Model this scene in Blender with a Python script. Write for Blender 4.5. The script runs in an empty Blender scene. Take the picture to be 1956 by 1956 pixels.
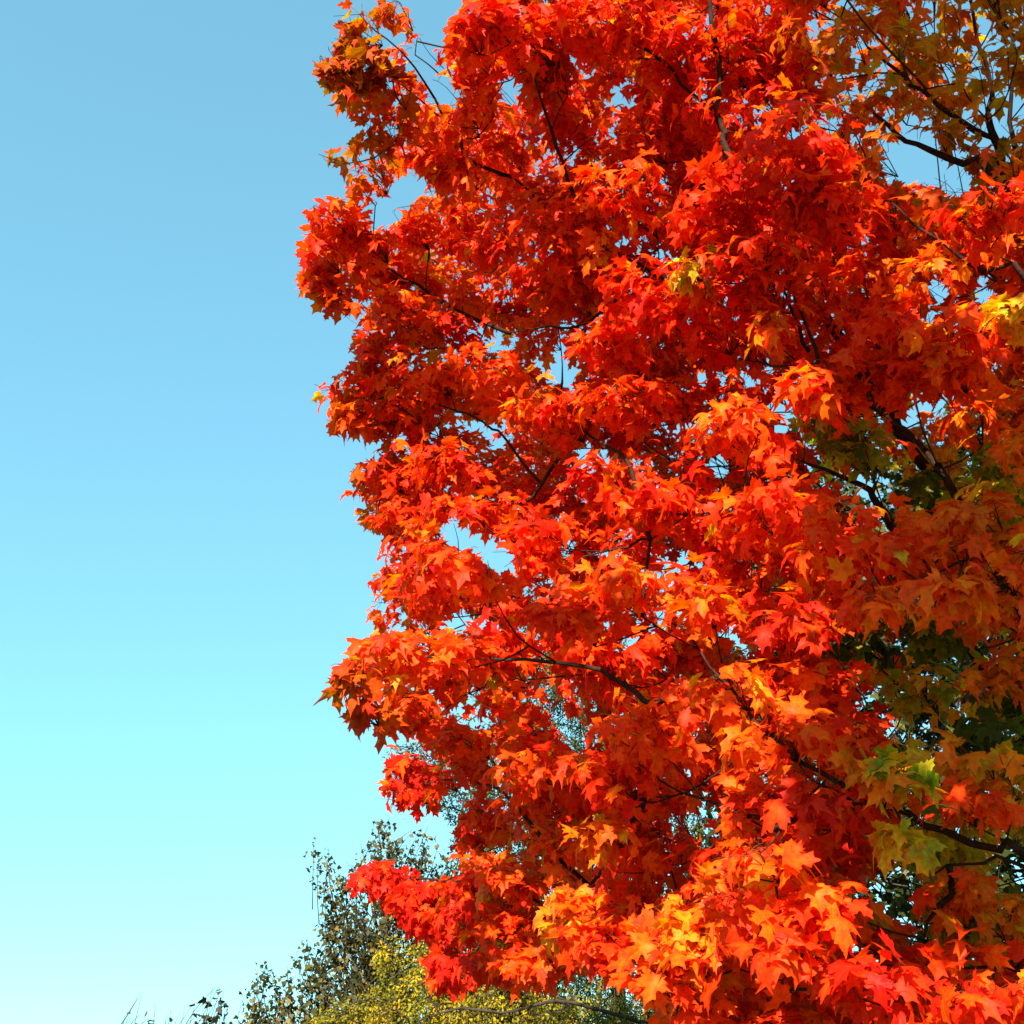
import bpy, math, random
import numpy as np
from mathutils import Vector

R = math.radians
rng = np.random.default_rng(11)
random.seed(11)
sc = bpy.context.scene
COL = sc.collection

# ------------------------------------------------------------------ camera
CAM = np.array((0.0, 0.0, 1.6))
PITCH, FOV, W = R(27.0), R(48.0), 1956.0
F = (W / 2) / math.tan(FOV / 2)
FWD = np.array((0.0, math.cos(PITCH), math.sin(PITCH)))
UP = np.array((0.0, -math.sin(PITCH), math.cos(PITCH)))
RIGHT = np.array((1.0, 0.0, 0.0))
cd = bpy.data.cameras.new('camera')
cam = bpy.data.objects.new('camera', cd)
COL.objects.link(cam)
cam.location = CAM
cam.rotation_euler = (R(90) + PITCH, 0, 0)
cd.sensor_fit = 'HORIZONTAL'
cd.angle = FOV
cd.clip_start, cd.clip_end = 0.05, 3000
sc.camera = cam

# ------------------------------------------------------------------ sky, sun, exposure
SUN_DIR = Vector((-0.20, -0.80, 0.56)).normalized()      # towards the sun
SUN_EL = math.asin(SUN_DIR.z)
SUN_AZ = math.atan2(SUN_DIR.x, SUN_DIR.y)
wd = bpy.data.worlds.new('World')
sc.world = wd
wd.use_nodes = True
wn = wd.node_tree
wn.nodes.clear()
sky = wn.nodes.new('ShaderNodeTexSky')
sky.sky_type = 'NISHITA'
sky.sun_disc = False
sky.sun_elevation = SUN_EL
sky.sun_rotation = SUN_AZ
sky.air_density, sky.dust_density, sky.ozone_density = 1.0, 0.1, 1.0
tint = wn.nodes.new('ShaderNodeMix')
tint.data_type = 'RGBA'
tint.blend_type = 'MULTIPLY'
tint.inputs[0].default_value = 1.0
tint.inputs[7].default_value = (0.68, 1.36, 1.46, 1)
bg = wn.nodes.new('ShaderNodeBackground')
bg.inputs[1].default_value = 0.111
wo = wn.nodes.new('ShaderNodeOutputWorld')
gam = wn.nodes.new('ShaderNodeGamma')
gam.inputs[1].default_value = 0.50
wn.links.new(sky.outputs[0], gam.inputs[0])
wn.links.new(gam.outputs[0], tint.inputs[6])
wn.links.new(tint.outputs[2], bg.inputs[0])
wn.links.new(bg.outputs[0], wo.inputs[0])

sd = bpy.data.lights.new('sun', 'SUN')
sun = bpy.data.objects.new('sun', sd)
COL.objects.link(sun)
sd.energy = 5.0
sd.angle = R(0.5)
sd.color = (1.0, 0.93, 0.80)
sun.rotation_euler = (-SUN_DIR).to_track_quat('-Z', 'Y').to_euler()
sun.location = (-4, -6, 12)

sc.view_settings.view_transform = 'Standard'
sc.view_settings.look = 'None'
sc.view_settings.exposure = 1.75
sc.view_settings.gamma = 1.0
sc.render.engine = 'CYCLES'
cy = sc.cycles
cy.max_bounces, cy.diffuse_bounces, cy.glossy_bounces, cy.transmission_bounces = 8, 6, 2, 6
cy.use_denoising = True
cy.denoiser = 'OPENIMAGEDENOISE'
cy.sample_clamp_indirect = 6.0
cy.pixel_filter_type = 'BLACKMAN_HARRIS'

# ------------------------------------------------------------------ helpers
def unproj(px, py, d):
    """photo pixel (1956 frame) at distance d metres -> world point(s)"""
    px, py, d = np.asarray(px, float), np.asarray(py, float), np.asarray(d, float)
    v = FWD + RIGHT * ((px - W / 2) / F)[..., None] + UP * ((W / 2 - py) / F)[..., None]
    v /= np.linalg.norm(v, axis=-1, keepdims=True)
    return CAM + v * d[..., None]

def proj(P):
    q = np.asarray(P, float) - CAM
    z = np.maximum(q @ FWD, 1e-3)
    return W / 2 + F * (q @ RIGHT) / z, W / 2 - F * (q @ UP) / z, np.linalg.norm(q, axis=-1)

def unit(a):
    return a / np.maximum(np.linalg.norm(a, axis=-1, keepdims=True), 1e-9)

def seg_dist(x, y, pts, closed):
    P = np.asarray(pts, float)
    A = P if closed else P[:-1]
    B = np.roll(P, -1, 0) if closed else P[1:]
    best = np.full(x.shape, 1e9)
    for a, b in zip(A, B):
        ab = b - a
        t = np.clip(((x - a[0]) * ab[0] + (y - a[1]) * ab[1]) / max(ab @ ab, 1e-9), 0, 1)
        best = np.minimum(best, np.hypot(x - a[0] - t * ab[0], y - a[1] - t * ab[1]))
    return best

def inside(x, y, pts):
    P = np.asarray(pts, float)
    r = np.zeros(x.shape, bool)
    for a, b in zip(P, np.roll(P, -1, 0)):
        c = (a[1] > y) != (b[1] > y)
        with np.errstate(divide='ignore', invalid='ignore'):
            xi = (b[0] - a[0]) * (y - a[1]) / (b[1] - a[1] if b[1] != a[1] else 1e-9) + a[0]
        r ^= c & (x < xi)
    return r

def signed(x, y, pts):
    d = seg_dist(x, y, pts, True)
    return np.where(inside(x, y, pts), d, -d)

def idw(ctrl, x, y, p=3.0):
    C = np.asarray(ctrl, float)
    d2 = (np.asarray(x)[..., None] - C[:, 0]) ** 2 + (np.asarray(y)[..., None] - C[:, 1]) ** 2 + 900.0
    w = d2 ** (-p / 2)
    return (w * C[:, 2]).sum(-1) / w.sum(-1)

class Soup:
    """collects vertices, polygons and a per-vertex colour; links them as one mesh object"""
    def __init__(s):
        s.v, s.c, s.f, s.n = [], [], [], 0        # f: list of (k, array of faces)
    def add(s, v, faces, c):
        v = np.asarray(v, float).reshape(-1, 3)
        c = np.asarray(c, float)
        if c.ndim == 1:
            c = np.tile(c, (len(v), 1))
        s.v.append(v)
        s.c.append(c)
        for f in faces:
            s.f.append(np.asarray(f, np.int64) + s.n)
        s.n += len(v)
    def build(s, name, mat, parent=None, smooth=True, origin=None):
        me = bpy.data.meshes.new(name)
        if s.n:
            v = np.concatenate(s.v)
            c = np.concatenate(s.c)
            loops = np.concatenate([f.ravel() for f in s.f])
            sizes = np.concatenate([np.full(len(f), f.shape[1], np.int64) for f in s.f])
            starts = np.concatenate(([0], np.cumsum(sizes)[:-1]))
            if origin is not None:
                v = v - np.asarray(origin)
            me.vertices.add(len(v))
            me.vertices.foreach_set('co', v.ravel().astype(np.float32))
            me.loops.add(len(loops))
            me.loops.foreach_set('vertex_index', loops.astype(np.int32))
            me.polygons.add(len(sizes))
            me.polygons.foreach_set('loop_start', starts.astype(np.int32))
            me.polygons.foreach_set('use_smooth', np.full(len(sizes), smooth))
            at = me.attributes.new('tone', 'FLOAT_COLOR', 'POINT')
            rgba = np.ones((len(v), 4), np.float32)
            rgba[:, :3] = c
            at.data.foreach_set('color', rgba.ravel())
            me.update(calc_edges=True)
            me.validate()
        me.materials.append(mat)
        o = bpy.data.objects.new(name, me)
        COL.objects.link(o)
        if parent is not None:
            o.parent = parent
        if origin is not None:
            o.location = origin
        return o

def tube(sp, pts, radii, col, sides=7, rough=0.0):
    P = np.asarray(pts, float)
    n = len(P)
    T = unit(np.gradient(P, axis=0))
    ref = np.array((0.31, 0.17, 0.93)) if abs(T[0][2]) < 0.9 else np.array((0.95, 0.2, 0.1))
    A = unit(np.cross(T, ref))
    B = np.cross(T, A)
    ang = np.linspace(0, 2 * math.pi, sides, endpoint=False)
    rr = np.asarray(radii, float)[:, None] * (1 + rough * rng.uniform(-1, 1, (n, sides)))
    V = P[:, None] + rr[..., None] * (A[:, None] * np.cos(ang)[None, :, None] + B[:, None] * np.sin(ang)[None, :, None])
    i = np.arange(n - 1)[:, None] * sides
    j = np.arange(sides)[None]
    k = (j + 1) % sides
    q = np.stack((i + j, i + k, i + sides + k, i + sides + j), -1).reshape(-1, 4)
    caps = [np.arange(sides)[::-1][None], (np.arange(sides) + (n - 1) * sides)[None]]
    sp.add(V.reshape(-1, 3), [q] + caps, col)

def smooth_path(pts, step=0.06):
    """Catmull-Rom through pts"""
    P = [np.asarray(p, float) for p in pts]
    P = [2 * P[0] - P[1]] + P + [2 * P[-1] - P[-2]]
    out = []
    for a, b, c, d in zip(P, P[1:], P[2:], P[3:]):
        m = max(2, int(np.linalg.norm(c - b) / step))
        for t in np.linspace(0, 1, m, endpoint=False):
            out.append(0.5 * (2 * b + (c - a) * t + (2 * a - 5 * b + 4 * c - d) * t * t + (3 * b - a - 3 * c + d) * t ** 3))
    out.append(P[-2])
    return np.array(out)

def empty(name, loc, label, cat, group=None):
    o = bpy.data.objects.new(name, None)
    COL.objects.link(o)
    o.location = loc
    o.empty_display_size = 0.3
    o['label'], o['category'] = label, cat
    if group:
        o['group'] = group
    return o

# ------------------------------------------------------------------ materials
def leaf_material(name, rough=0.5, spec=0.09, trans=0.42, spots=True, under=(0.86, 1.08, 1.1), warm=(1.08, 2.7, 0.5), scale=60):
    m = bpy.data.materials.new(name)
    m.use_nodes = True
    nt = m.node_tree
    nt.nodes.clear()
    N, L = nt.nodes.new, nt.links.new
    out = N('ShaderNodeOutputMaterial')
    at = N('ShaderNodeAttribute'); at.attribute_name = 'tone'
    geo = N('ShaderNodeNewGeometry')
    tc = N('ShaderNodeTexCoord')
    nz = N('ShaderNodeTexNoise'); nz.inputs['Scale'].default_value = scale; nz.inputs['Detail'].default_value = 4
    L(tc.outputs['Object'], nz.inputs['Vector'])
    rp = N('ShaderNodeMapRange')
    rp.inputs[1].default_value, rp.inputs[2].default_value = 0.3, 0.7
    rp.inputs[3].default_value, rp.inputs[4].default_value = 0.78, 1.18
    L(nz.outputs['Fac'], rp.inputs[0])
    mul = N('ShaderNodeVectorMath'); mul.operation = 'SCALE'
    L(at.outputs['Color'], mul.inputs[0]); L(rp.outputs[0], mul.inputs['Scale'])
    n2 = N('ShaderNodeTexNoise'); n2.inputs['Scale'].default_value = scale * 0.55; n2.inputs['Detail'].default_value = 5
    n2.inputs['Roughness'].default_value = 0.65
    L(tc.outputs['Object'], n2.inputs['Vector'])
    r2 = N('ShaderNodeMapRange')
    r2.inputs[1].default_value, r2.inputs[2].default_value = 0.3, 0.7
    r2.inputs[3].default_value, r2.inputs[4].default_value = 0.55, 1.65
    L(n2.outputs['Fac'], r2.inputs[0])
    cb = N('ShaderNodeCombineXYZ'); cb.inputs[0].default_value = 1.0; cb.inputs[2].default_value = 1.0
    if spots:
        L(r2.outputs[0], cb.inputs[1])
    else:
        cb.inputs[1].default_value = 1.0
    hm = N('ShaderNodeVectorMath'); hm.operation = 'MULTIPLY'
    L(mul.outputs[0], hm.inputs[0]); L(cb.outputs[0], hm.inputs[1])
    col = hm.outputs[0]
    if spots:
        vz = N('ShaderNodeTexNoise'); vz.inputs['Scale'].default_value = 190; vz.inputs['Detail'].default_value = 1
        L(tc.outputs['Object'], vz.inputs['Vector'])
        vr = N('ShaderNodeMapRange')
        vr.inputs[1].default_value, vr.inputs[2].default_value = 0.70, 0.76
        vr.inputs[3].default_value, vr.inputs[4].default_value = 0.0, 0.75
        L(vz.outputs['Fac'], vr.inputs[0])
        sm = N('ShaderNodeMix'); sm.data_type = 'RGBA'
        sm.inputs[7].default_value = (0.10, 0.02, 0.008, 1)
        L(vr.outputs[0], sm.inputs[0]); L(col, sm.inputs[6])
        col = sm.outputs[2]
    um = N('ShaderNodeMix'); um.data_type = 'RGBA'; um.blend_type = 'MULTIPLY'
    um.inputs[7].default_value = (*under, 1)
    L(geo.outputs['Backfacing'], um.inputs[0]); L(col, um.inputs[6])
    p = N('ShaderNodeBsdfPrincipled')
    p.inputs['Roughness'].default_value = rough
    p.inputs['Specular IOR Level'].default_value = spec
    L(um.outputs[2], p.inputs['Base Color'])
    tm = N('ShaderNodeMix'); tm.data_type = 'RGBA'; tm.blend_type = 'MULTIPLY'
    tm.inputs[0].default_value = 1.0
    tm.inputs[7].default_value = (*warm, 1)
    L(col, tm.inputs[6])
    tr = N('ShaderNodeBsdfTranslucent')
    L(tm.outputs[2], tr.inputs['Color'])
    mx = N('ShaderNodeMixShader'); mx.inputs[0].default_value = trans
    L(p.outputs[0], mx.inputs[1]); L(tr.outputs[0], mx.inputs[2])
    L(mx.outputs[0], out.inputs['Surface'])
    return m

def bark_material(name, a, b, scale=22):
    m = bpy.data.materials.new(name)
    m.use_nodes = True
    nt = m.node_tree
    N, L = nt.nodes.new, nt.links.new
    p = nt.nodes['Principled BSDF']
    tc = N('ShaderNodeTexCoord')
    nz = N('ShaderNodeTexNoise'); nz.inputs['Scale'].default_value = scale; nz.inputs['Detail'].default_value = 6; nz.inputs['Roughness'].default_value = 0.7
    L(tc.outputs['Object'], nz.inputs['Vector'])
    cr = N('ShaderNodeValToRGB')
    cr.color_ramp.elements[0].position, cr.color_ramp.elements[1].position = 0.35, 0.7
    cr.color_ramp.elements[0].color, cr.color_ramp.elements[1].color = (*a, 1), (*b, 1)
    L(nz.outputs['Fac'], cr.inputs['Fac']); L(cr.outputs['Color'], p.inputs['Base Color'])
    bp = N('ShaderNodeBump'); bp.inputs['Strength'].default_value = 0.6; bp.inputs['Distance'].default_value = 0.01
    L(nz.outputs['Fac'], bp.inputs['Height']); L(bp.outputs[0], p.inputs['Normal'])
    p.inputs['Roughness'].default_value = 0.9
    p.inputs['Specular IOR Level'].default_value = 0.1
    return m

M_LEAF = leaf_material('maple_leaf')
M_BGLEAF = leaf_material('dull_leaf', rough=0.5, spec=0.25, trans=0.25, spots=False, under=(0.9, 0.95, 1.0), warm=(1.1, 1.2, 0.8), scale=9)
M_NEEDLE = leaf_material('fine_leaf', rough=0.6, spec=0.2, trans=0.3, spots=False, under=(0.95, 1, 1), warm=(1.1, 1.2, 0.7), scale=5)
M_BARK = bark_material('maple_bark', (0.014, 0.006, 0.004), (0.050, 0.024, 0.014))
M_BGBARK = bark_material('grey_bark', (0.02, 0.014, 0.010), (0.07, 0.052, 0.038), 8)

# ------------------------------------------------------------------ ground
def ground():
    m = bpy.data.materials.new('lawn')
    m.use_nodes = True
    nt = m.node_tree
    N, L = nt.nodes.new, nt.links.new
    p = nt.nodes['Principled BSDF']
    tc = N('ShaderNodeTexCoord')
    nz = N('ShaderNodeTexNoise'); nz.inputs['Scale'].default_value = 1.3; nz.inputs['Detail'].default_value = 10
    L(tc.outputs['Object'], nz.inputs['Vector'])
    cr = N('ShaderNodeValToRGB')
    cr.color_ramp.elements[0].color, cr.color_ramp.elements[1].color = (0.03, 0.055, 0.012, 1), (0.11, 0.12, 0.035, 1)
    cr.color_ramp.elements[0].position, cr.color_ramp.elements[1].position = 0.35, 0.68
    L(nz.outputs['Fac'], cr.inputs['Fac']); L(cr.outputs['Color'], p.inputs['Base Color'])
    p.inputs['Roughness'].default_value = 0.95
    s = Soup()
    n = 41
    g = np.linspace(-1, 1, n)
    g = np.sign(g) * np.abs(g) ** 3 * 1200
    X, Y = np.meshgrid(g, g, indexing='ij')
    Z = 0.05 * np.sin(X * 0.35) * np.cos(Y * 0.27) * np.exp(-(X ** 2 + Y ** 2) / 9e4)
    i = np.arange(n - 1)[:, None] * n + np.arange(n - 1)[None]
    q = np.stack((i, i + n, i + n + 1, i + 1), -1).reshape(-1, 4)
    s.add(np.stack((X, Y, Z), -1), [q], (1, 1, 1))
    o = s.build('ground', m)
    o['kind'] = 'structure'
ground()

# ================================================================== THE RED MAPLE
# outline of the crown as the photo shows it (tips of the outermost leaves)
OUTLINE = [(905, -30), (878, 8), (845, 60), (830, 92), (800, 70), (806, 38), (785, 12), (740, -4), (700, -4), (645, 5), (640, 50), (636, 88),
    (603, 118), (612, 150), (640, 205), (668, 205), (690, 245), (614, 296), (632, 330), (690, 325), (638, 345), (650, 366), (575, 410), (570, 480),
    (575, 520), (552, 558), (590, 560), (618, 605), (675, 603), (702, 580), (692, 605), (672, 650), (676, 685), (646, 690), (598, 745), (606, 772),
    (632, 785), (628, 838), (662, 822), (700, 848), (716, 866), (690, 888), (640, 926), (668, 962), (690, 985), (688, 1018), (718, 1032), (742, 1046),
    (708, 1056), (734, 1080), (703, 1105), (682, 1152), (704, 1198), (656, 1238), (690, 1230), (650, 1265), (616, 1340), (664, 1328), (662, 1385),
    (675, 1408), (706, 1370), (722, 1418), (746, 1440), (720, 1488), (738, 1525), (716, 1562), (745, 1578), (800, 1570), (832, 1546), (876, 1520),
    (886, 1545), (856, 1612), (864, 1640), (860, 1672), (806, 1668), (792, 1642), (740, 1640), (682, 1636), (648, 1692), (664, 1718), (708, 1746), (752, 1742),
    (776, 1792), (830, 1806), (806, 1838), (784, 1872), (810, 1888), (866, 1903), (905, 1886), (988, 1896), (1010, 1872), (1050, 1912), (1110, 1900), (1150, 1870),
    (1200, 1900), (1236, 1890), (1240, 1930), (1225, 2300), (4200, 2300), (4200, -700), (1000, -700)]
HOLES = [
    [(722, 395), (758, 345), (800, 326), (810, 350), (800, 378), (765, 415), (735, 436), (702, 412)],
    [(790, 74), (828, 96), (846, 140), (880, 178), (872, 205), (846, 205), (812, 180), (784, 130), (774, 104)],
    [(690, 205), (725, 225), (700, 240)],
    [(836, 1012), (868, 984), (886, 1008), (930, 1024), (976, 1048), (984, 1088), (956, 1104), (924, 1070), (898, 1046), (850, 1036)],
    [(1688, 348), (1686, 292), (1720, 262), (1792, 252), (1804, 300), (1852, 328), (1860, 346), (1842, 378), (1825, 386), (1798, 364), (1760, 346), (1730, 346)],
    [(1766, 548), (1784, 514), (1800, 538), (1826, 540), (1802, 572), (1784, 578)],
    [(1858, 578), (1868, 530), (1892, 538), (1902, 556), (1884, 578)],
    [(1738, 590), (1778, 588), (1790, 606), (1768, 616)],
    [(1345, 890), (1362, 870), (1392, 880), (1388, 905), (1366, 915)],
    [(1376, 1198), (1394, 1188), (1402, 1206), (1386, 1220)],
    [(1640, 1092), (1672, 1084), (1680, 1106), (1650, 1116)],
    [(1600, 918), (1636, 928), (1648, 946), (1606, 938)],
    [(590, 1990), (600, 1990), (595, 2000)],
    [(1060, 1040), (1090, 1020), (1104, 1042), (1078, 1070)],
    [(1500, 250), (1530, 236), (1536, 262), (1508, 268)], [(1570, 232), (1598, 222), (1602, 250), (1580, 258)],
    [(1132, 22), (1150, 20), (1164, 44), (1152, 56)], [(965, 140), (990, 150), (984, 186), (962, 190)],
    [(1605, 4), (1640, 8), (1682, 6), (1684, 26), (1640, 22)], [(1760, 36), (1800, 32), (1798, 58), (1770, 62)],
]
# leaf size in the photo's pixels -> how far that part of the crown stands from the camera
LEAF_W = 0.125
SIZE = [(700, -400, 40), (1400, -400, 40), (2200, -400, 44), (2900, 300, 60), (2900, 1200, 70), (2900, 1900, 75),
    (700, 100, 55), (1000, 100, 54), (1400, 150, 57), (1800, 150, 60), (620, 480, 50), (850, 450, 45), (1200, 420, 52), (1500, 400, 60), (1850, 450, 68),
    (700, 720, 48), (1000, 720, 50), (1300, 700, 55), (1600, 700, 68), (1900, 700, 74), (720, 900, 48), (950, 900, 50), (1250, 900, 60), (1550, 1000, 78),
    (1850, 1080, 98), (720, 1120, 36), (880, 1090, 66), (1150, 1150, 72), (1400, 1200, 80), (690, 1300, 74), (850, 1280, 66), (1100, 1400, 76), (1450, 1400, 92),
    (1700, 1250, 96), (760, 1500, 42), (900, 1600, 38), (1000, 1500, 60), (1250, 1600, 74), (1450, 1650, 112), (1700, 1600, 106), (720, 1680, 38), (850, 1800, 42),
    (1000, 1750, 52), (1200, 1800, 74), (1300, 1850, 84), (1500, 1800, 102), (1700, 1880, 104), (1900, 1900, 100), (1900, 1500, 100)]
def fine(L):
    return 0.88 * np.where(L < 60, L, 60 + (L - 60) * 0.5)
# leaf colour scale: 0 crimson, 1 scarlet, 2 orange, 3 amber, 4 yellow, 5 yellow green, 6 olive green
HUE = [(680, 100, 1.9), (640, 250, 2.0), (720, 300, 1.9), (900, 60, 0.9), (1050, 40, 0.9), (1200, 150, 0.7), (1450, 150, 0.6), (1700, 100, 1.9), (1880, 80, 2.8),
    (1880, 250, 2.9), (1700, 230, 1.7), (620, 480, 0.9), (800, 330, 1.2), (900, 420, 0.8), (1150, 380, 1.0), (1500, 350, 0.4), (1300, 450, 0.4), (1850, 450, 1.6), (1650, 520, 0.9),
    (1300, 600, 0.4), (1700, 650, 0.7), (1900, 640, 1.8), (700, 720, 1.2), (900, 720, 1.4), (1100, 760, 1.2), (1500, 800, 0.8), (1800, 830, 2.0), (1900, 950, 2.6), (1600, 850, 1.4),
    (700, 900, 1.0), (950, 900, 0.9), (1250, 930, 0.8), (1500, 1000, 0.9), (1750, 1000, 1.9), (720, 1120, 0.9), (900, 1080, 1.0), (1200, 1130, 1.3), (1450, 1200, 0.7), (1750, 1200, 1.3), (1900, 1250, 2.2),
    (660, 1300, 1.7), (850, 1270, 1.1), (1100, 1300, 1.0), (1400, 1350, 1.2), (1650, 1400, 1.0), (1800, 1480, 3.0), (1900, 1400, 1.6), (780, 1500, 0.7), (900, 1600, 0.9), (1000, 1640, 1.7), (1150, 1500, 0.9),
    (1450, 1650, 1.6), (1600, 1600, 0.6), (1750, 1700, 2.2), (1880, 1750, 2.0), (720, 1680, 0.4), (850, 1800, 0.6), (1080, 1740, 2.3), (1150, 1850, 1.2), (1300, 1830, 1.7), (1480, 1820, 1.4), (1700, 1880, 0.9), (1900, 1900, 1.2)]
PAL = np.array([(0.74, 0.010, 0.004), (0.88, 0.030, 0.003), (0.90, 0.082, 0.003), (0.84, 0.16, 0.005), (0.74, 0.28, 0.012), (0.24, 0.19, 0.010), (0.07, 0.075, 0.010)])

def hue_at(x, y):
    x, y = np.asarray(x, float), np.asarray(y, float)
    return idw(HUE, x, y) - 0.45 * np.clip((y - 1450) / 200, 0, 1) - 0.5 * np.exp(-((x - 1850) / 160) ** 2 - ((y - 1050) / 130) ** 2)

def tone(t):
    t = np.clip(t, 0, len(PAL) - 1.001)
    i = t.astype(int)
    f = (t - i)[..., None]
    return PAL[i] * (1 - f) + PAL[i + 1] * f

# one maple leaf: stalk end at (0,0), tip at (0,1)
HALF = [(0.14, -0.05), (0.30, -0.09), (0.42, -0.03), (0.36, 0.06), (0.40, 0.12), (0.53, 0.165), (0.49, 0.235), (0.58, 0.315), (0.73, 0.42), (0.57, 0.415), (0.45, 0.51),
        (0.36, 0.475), (0.27, 0.465), (0.215, 0.51), (0.22, 0.58), (0.27, 0.67), (0.33, 0.79), (0.19, 0.795), (0.10, 0.87), (0.04, 0.97)]
LOOP = [(0.0, 0.0)] + HALF + [(0.0, 1.07)] + [(-x, y) for x, y in HALF[::-1]]
K = len(LOOP)
CEN = np.array((0.0, 0.29))
ring = np.array(LOOP)
inner = CEN + (ring - CEN) * 0.52
LX = np.concatenate((ring, inner, CEN[None]))            # 2K+1 vertices
a_ = np.arange(K); b_ = (a_ + 1) % K
QUADS = np.stack((a_, b_, K + b_, K + a_), -1)
TRIS = np.stack((K + a_, K + b_, np.full(K, 2 * K)), -1)
EDGE_T = np.concatenate((np.full(K, 1.0), np.full(K, 0.35), [0.0]))   # 0 at the middle, 1 at the rim

def leaves(sp, pos, tip, nor, size, t, val, petiole_from=None):
    """a batch of maple leaves; pos = stalk end of each blade"""
    n = len(pos)
    if n == 0:
        return
    nor = unit(nor - tip * (nor * tip).sum(-1, keepdims=True))
    side = np.cross(tip, nor)
    xy = np.repeat(LX[None], n, 0).copy()
    jit = 1 + rng.normal(0, 0.055, (n, K)) * 0.8
    xy[:, :K] = CEN + (xy[:, :K] - CEN) * jit[..., None]
    xy[:, K:2 * K] = CEN + (xy[:, :K] - CEN) * 0.52
    xy[..., 0] *= rng.uniform(0.82, 1.12, (n, 1))
    xy[..., 0] += rng.normal(0, 0.07, (n, 1)) * xy[..., 1] ** 2
    x, y = xy[..., 0], xy[..., 1]
    r2 = x ** 2 + (y - 0.29) ** 2
    ph = rng.uniform(0, 6.28, (n, 1))
    ang = np.arctan2(y - 0.29, x)
    z = rng.normal(0.16, 0.17, (n, 1)) * np.abs(x) - rng.normal(0.34, 0.22, (n, 1)) * np.maximum(y, 0) ** 2 - rng.normal(0.35, 0.25, (n, 1)) * r2 \
        + rng.uniform(0.0, 0.22, (n, 1)) * r2 ** 0.8 * np.sin(3 * ang + ph) + rng.normal(0, 0.12, (n, 1)) * x * np.abs(x)
    s = (size / 1.34)[:, None, None]
    V = pos[:, None] + s * (x[..., None] * side[:, None] + y[..., None] * tip[:, None] + z[..., None] * nor[:, None])
    grad = rng.uniform(0.0, 0.55, (n, 1)) * np.where(rng.random((n, 1)) < 0.25, 1.8, 1)
    tt = t[:, None] + grad * (0.55 - EDGE_T[None])
    C = tone(tt) * val[:, None, None]
    off = (np.arange(n) * (2 * K + 1))[:, None, None]
    sp.add(V.reshape(-1, 3), [(QUADS[None] + off).reshape(-1, 4), (TRIS[None] + off).reshape(-1, 3)], C.reshape(-1, 3))
    if petiole_from is not None:
        A, B = petiole_from, pos
        mid = (A + B) / 2 + np.array((0, 0, 0.006))
        d = unit(B - A)
        u = unit(np.cross(d, np.array((0.3, 0.2, 0.9))))
        w = np.cross(d, u)
        rad = 0.0011
        rings = []
        for Pm in (A, mid, B):
            for q in range(3):
                rings.append(Pm + rad * (math.cos(q * 2.094) * u + math.sin(q * 2.094) * w))
        V = np.stack(rings, 1)
        f = []
        for lv in (0, 3):
            for q in range(3):
                f.append((lv + q, lv + (q + 1) % 3, lv + 3 + (q + 1) % 3, lv + 3 + q))
        f = np.array(f)[None] + (np.arange(n) * 9)[:, None, None]
        sp.add(V.reshape(-1, 3), [f.reshape(-1, 4)], np.tile(np.array((0.30, 0.05, 0.018)), (n * 9, 1)))

SUNV = np.array(SUN_DIR)
TRUNK = np.array((3.9, 6.3, 0.0))

def dist_at(px, py):
    return LEAF_W * F / fine(idw(SIZE, px, py))

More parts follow.
